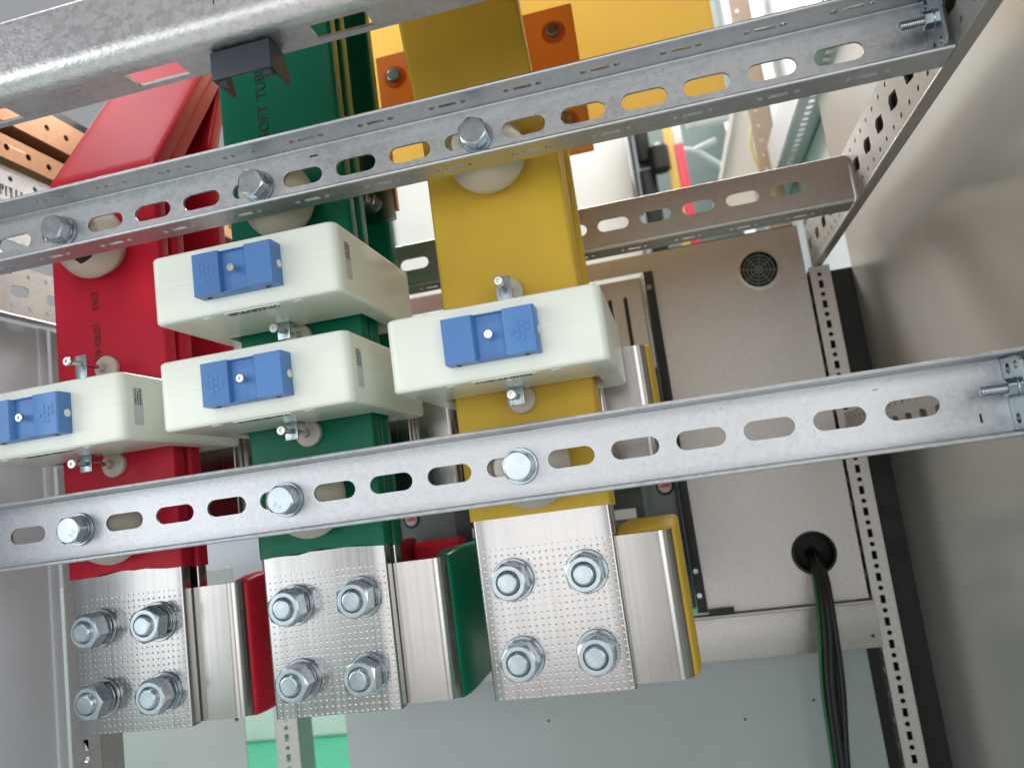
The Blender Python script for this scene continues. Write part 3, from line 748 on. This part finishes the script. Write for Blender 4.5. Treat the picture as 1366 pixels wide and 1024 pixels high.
st_ = finish('sticker', bm, INK, None); st_.parent = RI

# ================================================================== CURRENT TRANSFORMERS
def ct(cx, z0, label, flip, brackets, sticker=True, tilt=0.0, side=True):
    w, h, yf, yb = 0.1415, 0.0488, -0.0812, 0.067
    root = thing('current_transformer', label, 'transformer', (cx, -0.007, z0), 'cream current transformers on the busbars')
    root['_o'] = (0, 0, 0)
    d = yb - yf; yc = (yb + yf) / 2 + 0.007
    bm = B(); re = 0.0026; rc = 0.0062; n = 6
    def ring(ins_, z): return [bm.verts.new((a, yc + b, z)) for a, b in rrect(w - 2 * ins_, d - 2 * ins_, max(0.001, rc - ins_ * 0.4), n)]
    rings = []
    for k in range(5):
        a = math.pi / 2 * k / 4; rings.append(ring(re * (1 - math.sin(a)) if k < 4 else 0, re * (1 - math.cos(a))))
    hm = h * 0.53
    rings += [ring(0, hm - 0.0012), ring(0, hm - 0.0004), ring(0.00014, hm), ring(0, hm + 0.0004), ring(0, hm + 0.0012)]
    for k in range(5):
        a = math.pi / 2 * k / 4; rings.append(ring(re * (1 - math.cos(a)), h - re * (1 - math.sin(a))))
    for a, b in zip(rings, rings[1:]):
        m_ = len(a)
        for i in range(m_): bm.faces.new((a[i], a[(i + 1) % m_], b[(i + 1) % m_], b[i]))
    wx, wy0, wy1 = 0.0560, 0.007 - 0.012, 0.007 + 0.047
    win = [(-wx, wy0), (wx, wy0), (wx, wy1), (-wx, wy1)]
    wl = []
    for rg, z in ((rings[0], 0), (rings[-1], h)):
        hv = [bm.verts.new((a, b, z)) for a, b in win]; wl.append(hv)
        tri = tessellate_polygon([[Vector((v.co.x, v.co.y, 0)) for v in rg], [Vector((v.co.x, v.co.y, 0)) for v in hv]])
        allv = rg + hv
        for q in tri: bm.faces.new([allv[i] for i in q])
    for i in range(4): bm.faces.new((wl[0][i], wl[0][(i + 1) % 4], wl[1][(i + 1) % 4], wl[1][i]))
    case = finish('case', bm, CREAM, root, 40); case['_o'] = (0, 0, 0)
    fy = yf + 0.007
    s = -1 if flip else 1
    cap = thing('terminal_cap', None, None); cap.parent = root; cap['_o'] = (0, 0, 0)
    bm = B()
    zc0, zc1 = 0.0100, 0.0398; yk = fy - 0.0130
    # cross-section of the cap in (x,y): two raised ends and a sunk middle with sloped cheeks
    pr = [(-0.0298, fy - 0.0001), (-0.0298, yk + 0.001), (-0.0288, yk), (-0.0104, yk), (-0.0096, yk + 0.0006), (-0.0080, yk + 0.0048), (0.0090, yk + 0.0048), (0.0098, yk + 0.0005), (0.0106, yk), (0.0288, yk), (0.0298, yk + 0.001), (0.0298, fy - 0.0001)]
    pr = [(a * s, b) for a, b in pr]
    if s < 0: pr = pr[::-1]
    plate(bm, pr, [], (0, 0, zc0 + 0.0004), (1, 0, 0), (0, 1, 0), zc1 - zc0 - 0.0008)
    cb = finish('cover', bm, BLUE, root); cb['_o'] = (0, 0, 0)
    bpy.data.objects.remove(cap)
    # rims above and below the sunk middle
    for a, b in ((zc0, zc0 + 0.0016), (zc1 - 0.0016, zc1)):
        bm = B(); box(bm, (min(-0.0094 * s, 0.0096 * s), yk + 0.0022, a + 0.0004), (max(-0.0094 * s, 0.0096 * s), yk + 0.0056, b - 0.0004), 0.0003)
        finish('rim', bm, BLUE, cb)
    # embossed chequer emblem on one end
    for i, j in ((0, 1), (1, 0), (1, 2), (2, 1), (2, 2), (0, 2), (1, 1), (2, 3), (1, 3)):
        bm = B(); ex = 0.0135 + 0.0033 * j; ez = 0.0180 + 0.0044 * i + 0.0014 * (j % 2)
        xa, xb = sorted((ex * s, (ex + 0.0027) * s)); box(bm, (xa, yk - 0.00028, ez), (xb, yk + 0.0002, ez + 0.0030)); finish('emblem_square', bm, BLUE, cb)
    # cap screw
    finish('cap_screw', lathe(B(), [(0.0016, -0.003), (0.0016, 0.0035), (0.0028, 0.0036), (0.0030, 0.0042), (0.0030, 0.0066), (0.0026, 0.0073), (0.0012, 0.0073), (0.0009, 0.0060), (0.0001, 0.0060)], (0.0004, yk + 0.0048, 0.0249), (0, -1, 0), 18), STEEL, cb)
    # notch in the end of the cap
    finish('notch', lathe(B(), [(0.0001, 0.0006), (0.0028, 0.0006), (0.0028, 0)], (0.0299 * (1 if not flip else 1), fy - 0.0045, 0.0245), (1, 0, 0), 16), CREAM, cb)
    bm = B(); box(bm, (-0.0245, yk + 0.008, zc0 - 0.0002), (-0.0215, fy - 0.0035, zc0 + 0.001)); box(bm, (0.0195, yk + 0.008, zc0 - 0.0002), (0.0225, fy - 0.0035, zc0 + 0.001)); finish('latch_gap', bm, BLACK, cb)
    # print on the underside: raised plate with two lines of tiny marks
    bm = B(); box(bm, (-0.0185, fy + 0.0035, -0.0005), (0.0235, fy + 0.0115, 0.0004), 0.0002); finish('name_plate', bm, CREAM, case)
    bm = B()
    for row in (0.0046, 0.0080):
        x = -0.0165
        while x < 0.0205:
            l_ = random.choice((0.0009, 0.0013, 0.0018)); box(bm, (x, fy + row, -0.0007), (x + l_, fy + row + 0.0022, -0.0004)); x += l_ + random.choice((0.0005, 0.0007, 0.002))
    o = finish('print', bm, INK, case, 0); tag(o, None, None, None, 'stuff')
    for x in (-0.036, 0.033):
        bm = B(); box(bm, (x, fy + 0.0062, -0.0005), (x + 0.0065, fy + 0.0080, 0.0002)); box(bm, (x + 0.004, fy + 0.0045, -0.0005), (x + 0.0058, fy + 0.0060, 0.0002)); finish('moulded_mark', bm, CREAM, case)
    finish('ejector_mark', lathe(B(), [(0.0001, 0.0003), (0.0030, 0.0003), (0.0033, 0)], (0.0595, fy + 0.0085, 0.0002), (0, 0, -1), 18), CREAM, case)
    if sticker:
        xs = w / 2 + 0.0001
        bm = B(); plate(bm, [(a + fy + 0.0165, b + 0.0245) for a, b in rrect(0.0098, 0.0272, 0.0012)], [], (xs, 0, 0), (0, 1, 0), (0, 0, 1), 0.00015); lb = finish('sticker', bm, LABEL, root); lb['_o'] = (0, 0, 0)
        bm = B()
        for rw in range(3):
            zz = 0.0256
            while zz < 0.036:
                l_ = random.uniform(0.0006, 0.0016); box(bm, (xs + 0.0001, fy + 0.0130 + rw * 0.0026, zz), (xs + 0.00022, fy + 0.0145 + rw * 0.0026, zz + l_)); zz += l_ + random.uniform(0.0003, 0.0008)
        o = finish('sticker_print', bm, INK, lb, 0); tag(o, None, None, None, 'stuff')
    # clamp brackets: tab, long screw, cream foot pressed on the bar
    for up_, dx, ytab in brackets:
        sg = 1 if up_ else -1; zb_ = h if up_ else 0.0; zs = zb_ + sg * 0.0098 if not up_ else zb_ + 0.0205 - 0.0
        zs = zb_ + sg * (0.0068 if not up_ else 0.0235)
        yt = 0.007 + ytab
        bm = B(); za, zc_ = sorted((zb_ - sg * 0.001, zs + sg * 0.0065)); box(bm, (dx - 0.0050, yt, za), (dx + 0.0052, yt + 0.0016, zc_), 0.0005)
        za, zc_ = sorted((zb_ + sg * 0.0001, zb_ + sg * 0.0015)); box(bm, (dx - 0.0050, yt + 0.0017, za), (dx + 0.0052, yt + 0.013, zc_))
        br = finish('clamp_bracket', bm, ZINC, root); br['_o'] = (0, 0, 0)
        px = dx - 0.0008
        finish('clamp_screw', lathe(B(), thread(0.0019, 0.012, 0.0009) [:-2] + [(0.0019, 0.0122), (0.0019, 0.05 + ytab + 0.0405 if False else 0.012 + (-ytab) - 0.002)], (px, yt - 0.0105, zs), (0, 1, 0), 14), STEEL, br)
        finish('screw_head', lathe(B(), [(0.0001, 0.0012), (0.0010, 0.0012), (0.0013, 0), (0.0030, 0.0), (0.0037, 0.0007), (0.0037, 0.0030), (0.0034, 0.0036), (0.0001, 0.0036)], (px, yt - 0.0135, zs), (0, 1, 0), 20), STEEL, br)
        finish('clamp_foot', lathe(B(), [(0.0001, 0.0115), (0.0032, 0.0115), (0.0036, 0.0060), (0.0098, 0.0040), (0.0104, 0.0032), (0.0104, 0.0)], (px, 0.007 - 0.0019, zs), (0, -1, 0), 32), INSUL, br)
    return root
ct(-0.288, 0.2105, 'leftmost cream current transformer, around the red busbar, cut by the frame', False, [(True, -0.001, -0.034), (False, 0.0, -0.036)])
ct(-0.1175, 0.2860, 'topmost cream current transformer, around the green busbar under the upper rail', True, [(False, 0.0, -0.030)])
ct(-0.1175, 0.2105, 'cream current transformer around the green busbar, below another one', True, [(False, 0.0, -0.033)])
ct(0.0510, 0.2105, 'cream current transformer around the yellow busbar, rightmost', False, [(True, 0.001, -0.028), (False, -0.001, -0.026)], sticker=False)

# ================================================================== BREAKER
br = thing('circuit_breaker', 'dark grey breaker behind the busbars, its terminals take the bent connectors', 'breaker', (-0.1, 0.445, -0.034))
bm = B(); box(bm, (-0.352, 0.452, -0.030), (0.1445, 0.60, 0.392), 0.002); finish('body', bm, BGREY, br)
for x in (-0.207, -0.039, 0.130):
    bm = B(); box(bm, (x - 0.108, 0.4495, 0.085), (x - 0.030, 0.4518, 0.138), 0.001); finish('terminal_recess', bm, BDARK, br)
    bm = B(); box(bm, (x - 0.118, 0.4495, -0.02), (x - 0.024, 0.4518, 0.078), 0.001); finish('terminal_recess', bm, BDARK, br)
    bm = B(); box(bm, (x - 0.118, 0.4495, 0.15), (x - 0.024, 0.4518, 0.262), 0.001); finish('terminal_recess', bm, BDARK, br)
    bm = B(); box(bm, (x - 0.085, 0.4470, 0.0875), (x - 0.040, 0.4492, 0.100), 0.0004); finish('rating_label', bm, WHITE, br)
    bm = B(); box(bm, (x - 0.022, 0.4490, 0.082), (x - 0.018, 0.4518, 0.262)); finish('rib', bm, BGREY, br)
    bm = B(); lathe(bm, [(0.0001, 0.0008), (0.0085, 0.0008), (0.0105, 0.0016), (0.0115, 0)], (x, 0.4518, 0.1222), (0, -1, 0), 28); sc_ = finish('cover_screw', bm, BLACK, br); sc_['_o'] = br['_o']
    finish('screw_face', lathe(B(), [(0.0001, 0.0012), (0.0080, 0.0012), (0.0085, 0)], (x, 0.4508, 0.1222), (0, -1, 0), 28), LABEL, sc_)
    bm = B(); box(bm, (x - 0.0062, 0.4488, 0.1202), (x + 0.0062, 0.4494, 0.1236)); box(bm, (x - 0.003, 0.4487, 0.1240), (x + 0.005, 0.4493, 0.1258)); finish('red_mark', bm, PINK, sc_)
bm = B(); plate(bm, rect(-0.34, 0.27, 0.1405, 0.3905), [vslot(x, 0.331, 0.075, 0.0050) for x in (0.118, 0.098, 0.075, 0.03, 0.01, -0.05, -0.07, -0.13, -0.15)], (0, 0.4485, 0), (1, 0, 0), (0, 0, 1), 0.002); finish('arc_cover', bm, GALVP, br)
bm = B(); box(bm, (-0.34, 0.4487, 0.272), (0.1395, 0.4515, 0.388)); finish('cover_back', bm, BLACK, br)
bm = B(); box(bm, (0.1412, 0.440, 0.270), (0.1442, 0.4505, 0.392), 0.0005); finish('cover_edge', bm, GALV, br)
bm = B(); box(bm, (0.1455, 0.4330, -0.033), (0.1575, 0.4397, 0.3935), 0.001); ts = finish('side_trim', bm, BLACK, br); ts['_o'] = br['_o']
for z in (0.372, 0.137, 0.017, -0.012):
    finish('trim_screw', lathe(B(), [(0.0001, 0.002), (0.003, 0.002), (0.0036, 0.001), (0.0036, 0)], (0.1505, 0.4328, z), (0, -1, 0), 16), ZINC, ts)
bm = B(); box(bm, (0.158, 0.4330, -0.0365), (0.188, 0.4397, -0.030)); finish('trim_foot', bm, BLACK, ts)

# ---- cables out of the panel hole
croot = (0.29, 0.43, -0.2)
offs = [(0, 0), (0.007, 0.003), (-0.007, 0.002), (0.003, -0.006), (-0.004, -0.006), (0.010, -0.003), (-0.010, -0.004), (0.004, 0.007)]
for i, (a, b) in enumerate(offs):
    g = i == 6
    a *= 0.68; b *= 0.7
    rr_ = 0.0033 if not g else 0.0020
    k = random.uniform(-0.003, 0.003)
    pts = spline([(0.2895 + a * .8, 0.470, 0.018 + b), (0.2893 + a * .8, 0.442, 0.014 + b), (0.2875 + a, 0.414 + b, -0.010 + k), (0.283 + a * 1.25, 0.402 + b, -0.06), (0.277 + a * 1.35 + k, 0.398 + b, -0.12), (0.270 + a * 1.1, 0.396 + b * .8, -0.20), (0.262 + a, 0.394 + b, -0.30), (0.255 + a * 1.3, 0.392 + b, -0.50), (0.25 + a * 1.5, 0.39 + b, -0.846)], 7)
    names = ['innermost', 'right hand', 'left hand', 'front', 'front left', 'outer right', '', 'rear']
    lab = 'thin green cable among the black ones leaving the panel hole' if g else 'black cable in the bundle hanging from the panel hole'
    solo('cable', tube(B(), pts, rr_, 8), CGREEN if g else BLACK, lab, 'cable', 'cable bundle' if g else 'black cables hanging from the panel hole')

# ================================================================== TOP REAR: amber sheet, copper straps
bm = B(); box(bm, (-0.200, 0.255, 0.518), (0.262, 0.258, 1.05), 0.001)
solo('amber_sheet', bm, AMBER, 'bright amber insulating sheet behind the yellow busbar', 'sheet')
def strap(x0, x1, z0, z1, y, label):
    root = thing('copper_strap', label, 'strap', ((x0 + x1) / 2, y, z0), 'copper straps in front of the amber sheet')
    bm = B(); box(bm, (x0, y, z0), (x1, y + 0.008, z1), 0.0012); finish('bar', bm, ACOVER, root)
    for k in range(3):
        zz = z1 - 0.028 - k * 0.05
        xx = x0 + 0.020 if x0 < 0 else x1 - 0.022
        if zz < z0 + 0.01: break
        b_ = finish('washer', lathe(B(), [(0.004, 0), (0.0125, 0), (0.0125, 0.0015), (0.004, 0.0015)], (xx, y - 0.0001, zz), (0, -1, 0), 28, False), ACOVER, root)
        finish('bolt_head', hexnut(B(), 0.013, 0.006, (xx, y - 0.0016, zz), (0, -1, 0), 0.4), ZINC, root, 17)
strap(-0.098, -0.030, 0.535, 0.622, 0.2, 'left copper strap with bolts between the green and yellow busbars')
strap(0.062, 0.119, 0.468, 0.628, 0.2, 'right copper strap with bolts behind the yellow busbar')
# small joint on the rear green bar
root = thing('joint_plate', 'small copper joint plate with a bolt beside the rear green busbar', 'joint plate', (-0.07, 0.088, 0.39))
bm = B(); box(bm, (-0.1005, 0.0845, 0.392), (-0.058, 0.0878, 0.47), 0.0008); finish('plate', bm, TINP, root)
bm = B(); box(bm, (-0.0578, 0.0835, 0.400), (-0.0548, 0.0885, 0.47), 0.0008); finish('copper_edge', bm, COPPER, root)
finish('bolt_washer', lathe(B(), [(0.004, 0), (0.0095, 0), (0.0095, 0.0018), (0.004, 0.0018)], (-0.079, 0.0843, 0.411), (0, -1, 0), 28, False), ZINC, root)
finish('bolt_nut', hexnut(B(), 0.013, 0.008, (-0.079, 0.0824, 0.411), (0, -1, 0), 0.4, 0.0042), ZINC, root, 17)
finish('bolt_stud', lathe(B(), thread(0.0041, 0.022), (-0.079, 0.0645, 0.411), (0, 1, 0), 18), ZINC, root)

# ---- upper rails on the left, seen through the gap
def post(label, x, y0, y1, z0, z1, m):
    bm = B(); holes = []; u = 0.02
    while u < y1 - y0 - 0.01: holes.append(circ(u, (z1 - z0) * 0.5, 0.0034, 10)); u += 0.026
    plate(bm, rect(0, 0, y1 - y0, z1 - z0), holes, (x, y0, z0), (0, 1, 0), (0, 0, 1), 0.002)
    box(bm, (x - 0.02, y0, z0), (x - 0.0002, y1, z0 + 0.002)); box(bm, (x - 0.02, y0, z1 - 0.002), (x - 0.0002, y1, z1))
    return solo('upper_side_rail', bm, m, label, 'rail', 'copper-toned rails at the upper left')
post('lower of two copper-toned perforated strips at the upper left', -0.43, -0.1, 0.5, 0.519, 0.543, WARMTINT)
post('upper of two copper-toned perforated strips at the upper left', -0.43, -0.1, 0.5, 0.557, 0.592, WARMTINT)
bm = B(); box(bm, (-0.470, -0.1, 0.50), (-0.452, 0.5, 0.62)); solo('dark_gap_strip', bm, BLACK, 'black strip standing in for the shaded gap behind the perforated rails', 'backing', kind='structure')  # black colour stands in for shade in the gap between the rails
bm = B(); hl = []
for yy in (0.06, 0.09, 0.12): hl.append(circ(yy + 0.2, 0.064, 0.0028, 10))
for r_ in range(3):
    for k in range(14): hl.append(rect(0.205 + k * 0.006, 0.012 + 0.016 * r_, 0.208 + k * 0.006, 0.023 + 0.016 * r_))
plate(bm, rect(0, 0, 0.6, 0.075), hl, (-0.437, -0.2, 0.440), (0, 1, 0), (0, 0, 1), 0.002)
solo('louvred_strip', bm, GALV, 'pale grey strip with fine vent slits left of the red busbar', 'strip')
root = thing('cross_bracket', 'white hooked bracket on a dark slotted bar at the upper left', 'bracket', (-0.40, 0.3, 0.70))
bm = B(); plate(bm, rect(-0.44, 0.655, -0.20, 0.715), [slot(-0.375, 0.69, 0.035, 0.012)], (0, 0.30, 0), (1, 0, 0), (0, 0, 1), 0.002); finish('bar', bm, GALVB, root)
bm = B(); box(bm, (-0.440, 0.20, 0.640), (-0.412, 0.26, 0.642)); box(bm, (-0.412, 0.20, 0.625), (-0.410, 0.26, 0.642)); finish('hook', bm, WHITE, root)

# ---- upper right rear rails
bm = B(); hl = []
u = 0.02
while u < 0.78: hl.append(rect(u, 0.012, u + 0.012, 0.021)); u += 0.018
plate(bm, rect(0, 0, 0.8, 0.034), hl, (0.385, 0.30, 0.602), (0, 1, 0), (1, 0, 0), 0.002)
box(bm, (0.4192, 0.30, 0.60), (0.4212, 1.1, 0.66)); box(bm, (0.383, 0.3, 0.6022), (0.3848, 1.1, 0.66))
solo('perforated_top_rail', bm, GALV, 'perforated rail running back at the upper right', 'rail')
bm = B(); hl = [circ(0.012, z * 0.027, 0.003, 10) for z in range(2, 50)]
plate(bm, rect(0, 0, 0.034, 1.4), hl, (0.366, 0.80, -0.4), (1, 0, 0), (0, 0, 1), 0.002); box(bm, (0.400, 0.80, -0.4), (0.402, 0.84, 1.0))
solo('brown_post', bm, BROWNTINT, 'copper-toned perforated post at the far right rear', 'post')
bm = B(); box(bm, (0.425, 0.50, -0.84), (0.43, 1.6, 1.4)); solo('neighbour_wall', bm, LILAC, 'plain grey sheet behind the right rear rails', 'cabinet wall', kind='structure')

# ================================================================== BACKGROUND through the openings
bm = B(); box(bm, (-0.42, 1.15, 0.3), (0.155, 1.40, 1.0), 0.02); solo('white_cabinet', bm, WHITE, 'blurred white housing behind the yellow busbar', 'housing')
bm = B(); box(bm, (0.168, 1.12, 0.55), (0.205, 1.2, 0.80), 0.006); box(bm, (0.157, 1.05, 0.70), (0.163, 1.13, 0.90)); lathe(bm, [(0.022, 0), (0.022, 0.05), (0.012, 0.06)], (0.215, 1.10, 0.78), (0, 0, 1), 16); box(bm, (0.17, 1.1, 0.81), (0.2, 1.15, 0.93), 0.004)
solo('black_device', bm, BLACK, 'blurred black device beside the white housing in the background', 'device')
root = thing('warning_strip', 'blurred yellow and red strip in the background', 'strip', (0.25, 1.1, 0.5))
bm = B(); box(bm, (0.232, 1.1, 0.5), (0.250, 1.12, 1.1), 0.002); finish('yellow_edge', bm, AMBER, root)
for za, zb2, mm in ((0.5, 0.83, PINK), (0.83, 0.885, WHITE), (0.885, 1.1, PINK)):
    bm = B(); box(bm, (0.2505, 1.1, za + 0.0005), (0.270, 1.12, zb2), 0.002); finish('band', bm, mm, root)
bm = B(); box(bm, (0.20, 1.7, 0.0), (0.62, 1.75, 1.6), 0.01); solo('green_door', bm, DKGREEN, 'dark grey-green door in the background', 'door')
bm = B(); tube(bm, spline([(0.27, 1.3, 0.90), (0.31, 1.3, 0.885), (0.36, 1.3, 0.84)], 6), 0.008, 10); tube(bm, [(0.30, 1.3, 0.888), (0.36, 1.3, 0.905)], 0.007, 10)
solo('grey_pipe', bm, PALE, 'forked grey pipe in front of the dark door', 'pipe')
bm = B(); plate(bm, [(0.292, 0.60), (0.43, 0.60), (0.43, 0.93), (0.405, 0.93)], [], (0, 1.02, 0), (1, 0, 0), (0, 0, 1), 0.01)
plate(bm, [(0.285, 0.60), (0.2915, 0.60), (0.4045, 0.93), (0.396, 0.93)], [], (0, 1.02, 0), (1, 0, 0), (0, 0, 1), 0.04)
solo('white_tray', bm, WHITE, 'white tilted tray with a folded edge in the background', 'tray')
solo('earth_wire', tube(B(), spline([(0.385, 0.95, 0.83), (0.392, 0.95, 0.78), (0.383, 0.95, 0.73), (0.395, 0.95, 0.66)], 6), 0.0025, 8), YWIRE, 'yellow-green earth wire beside the copper-toned post', 'wire')
bm = B(); box(bm, (0.30, 1.3, 0.95), (0.55, 1.32, 1.6), 0.003); box(bm, (0.42, 1.29, 0.95), (0.426, 1.2995, 1.6)); solo('pale_door', bm, PALE, 'pale grey-green door edge at the top right of the amber sheet', 'door')
bm = B(); box(bm, (-2.8, 2.95, -0.85), (-1.1, 3.2, 0.30), 0.02); solo('white_cabinet', bm, WHITE, 'far white cabinet standing on the green floor', 'cabinet')
bm = B(); tube(bm, [(-0.62, 1.0, -0.84), (-0.33, 1.0, -0.25)], 0.018, 12); solo('floor_strut', bm, WHITE, 'pale slanted strut standing on the green floor', 'strut')
root = thing('control_box', 'grey control box with green and red lamps behind the red connector', 'control box', (-0.50, 0.5, 0.05))
bm = B(); box(bm, (-0.60, 0.55, 0.02), (-0.487, 0.62, 0.20), 0.002); finish('door', bm, LILAC, root)
bm = B(); box(bm, (-0.486, 0.55, 0.02), (-0.425, 0.62, 0.20), 0.002); finish('front', bm, BDARK, root)
for x, z, mm in ((-0.478, 0.098, CGREEN), (-0.465, 0.098, CGREEN), (-0.481, 0.075, PINK)):
    finish('lamp', lathe(B(), [(0.0001, 0.006), (0.0035, 0.006), (0.0045, 0)], (x, 0.5498, z), (0, -1, 0), 14), mm, root)
bm = B(); box(bm, (-0.453, 0.54, 0.07), (-0.447, 0.5498, 0.14), 0.001); finish('handle', bm, LABEL, root)
bm = B(); box(bm, (-0.423, 0.55, 0.02), (-0.37, 0.60, 0.20), 0.002); finish('side', bm, PALE, root)

for o in list(bpy.data.objects):
    if '_o' in o: del o['_o']
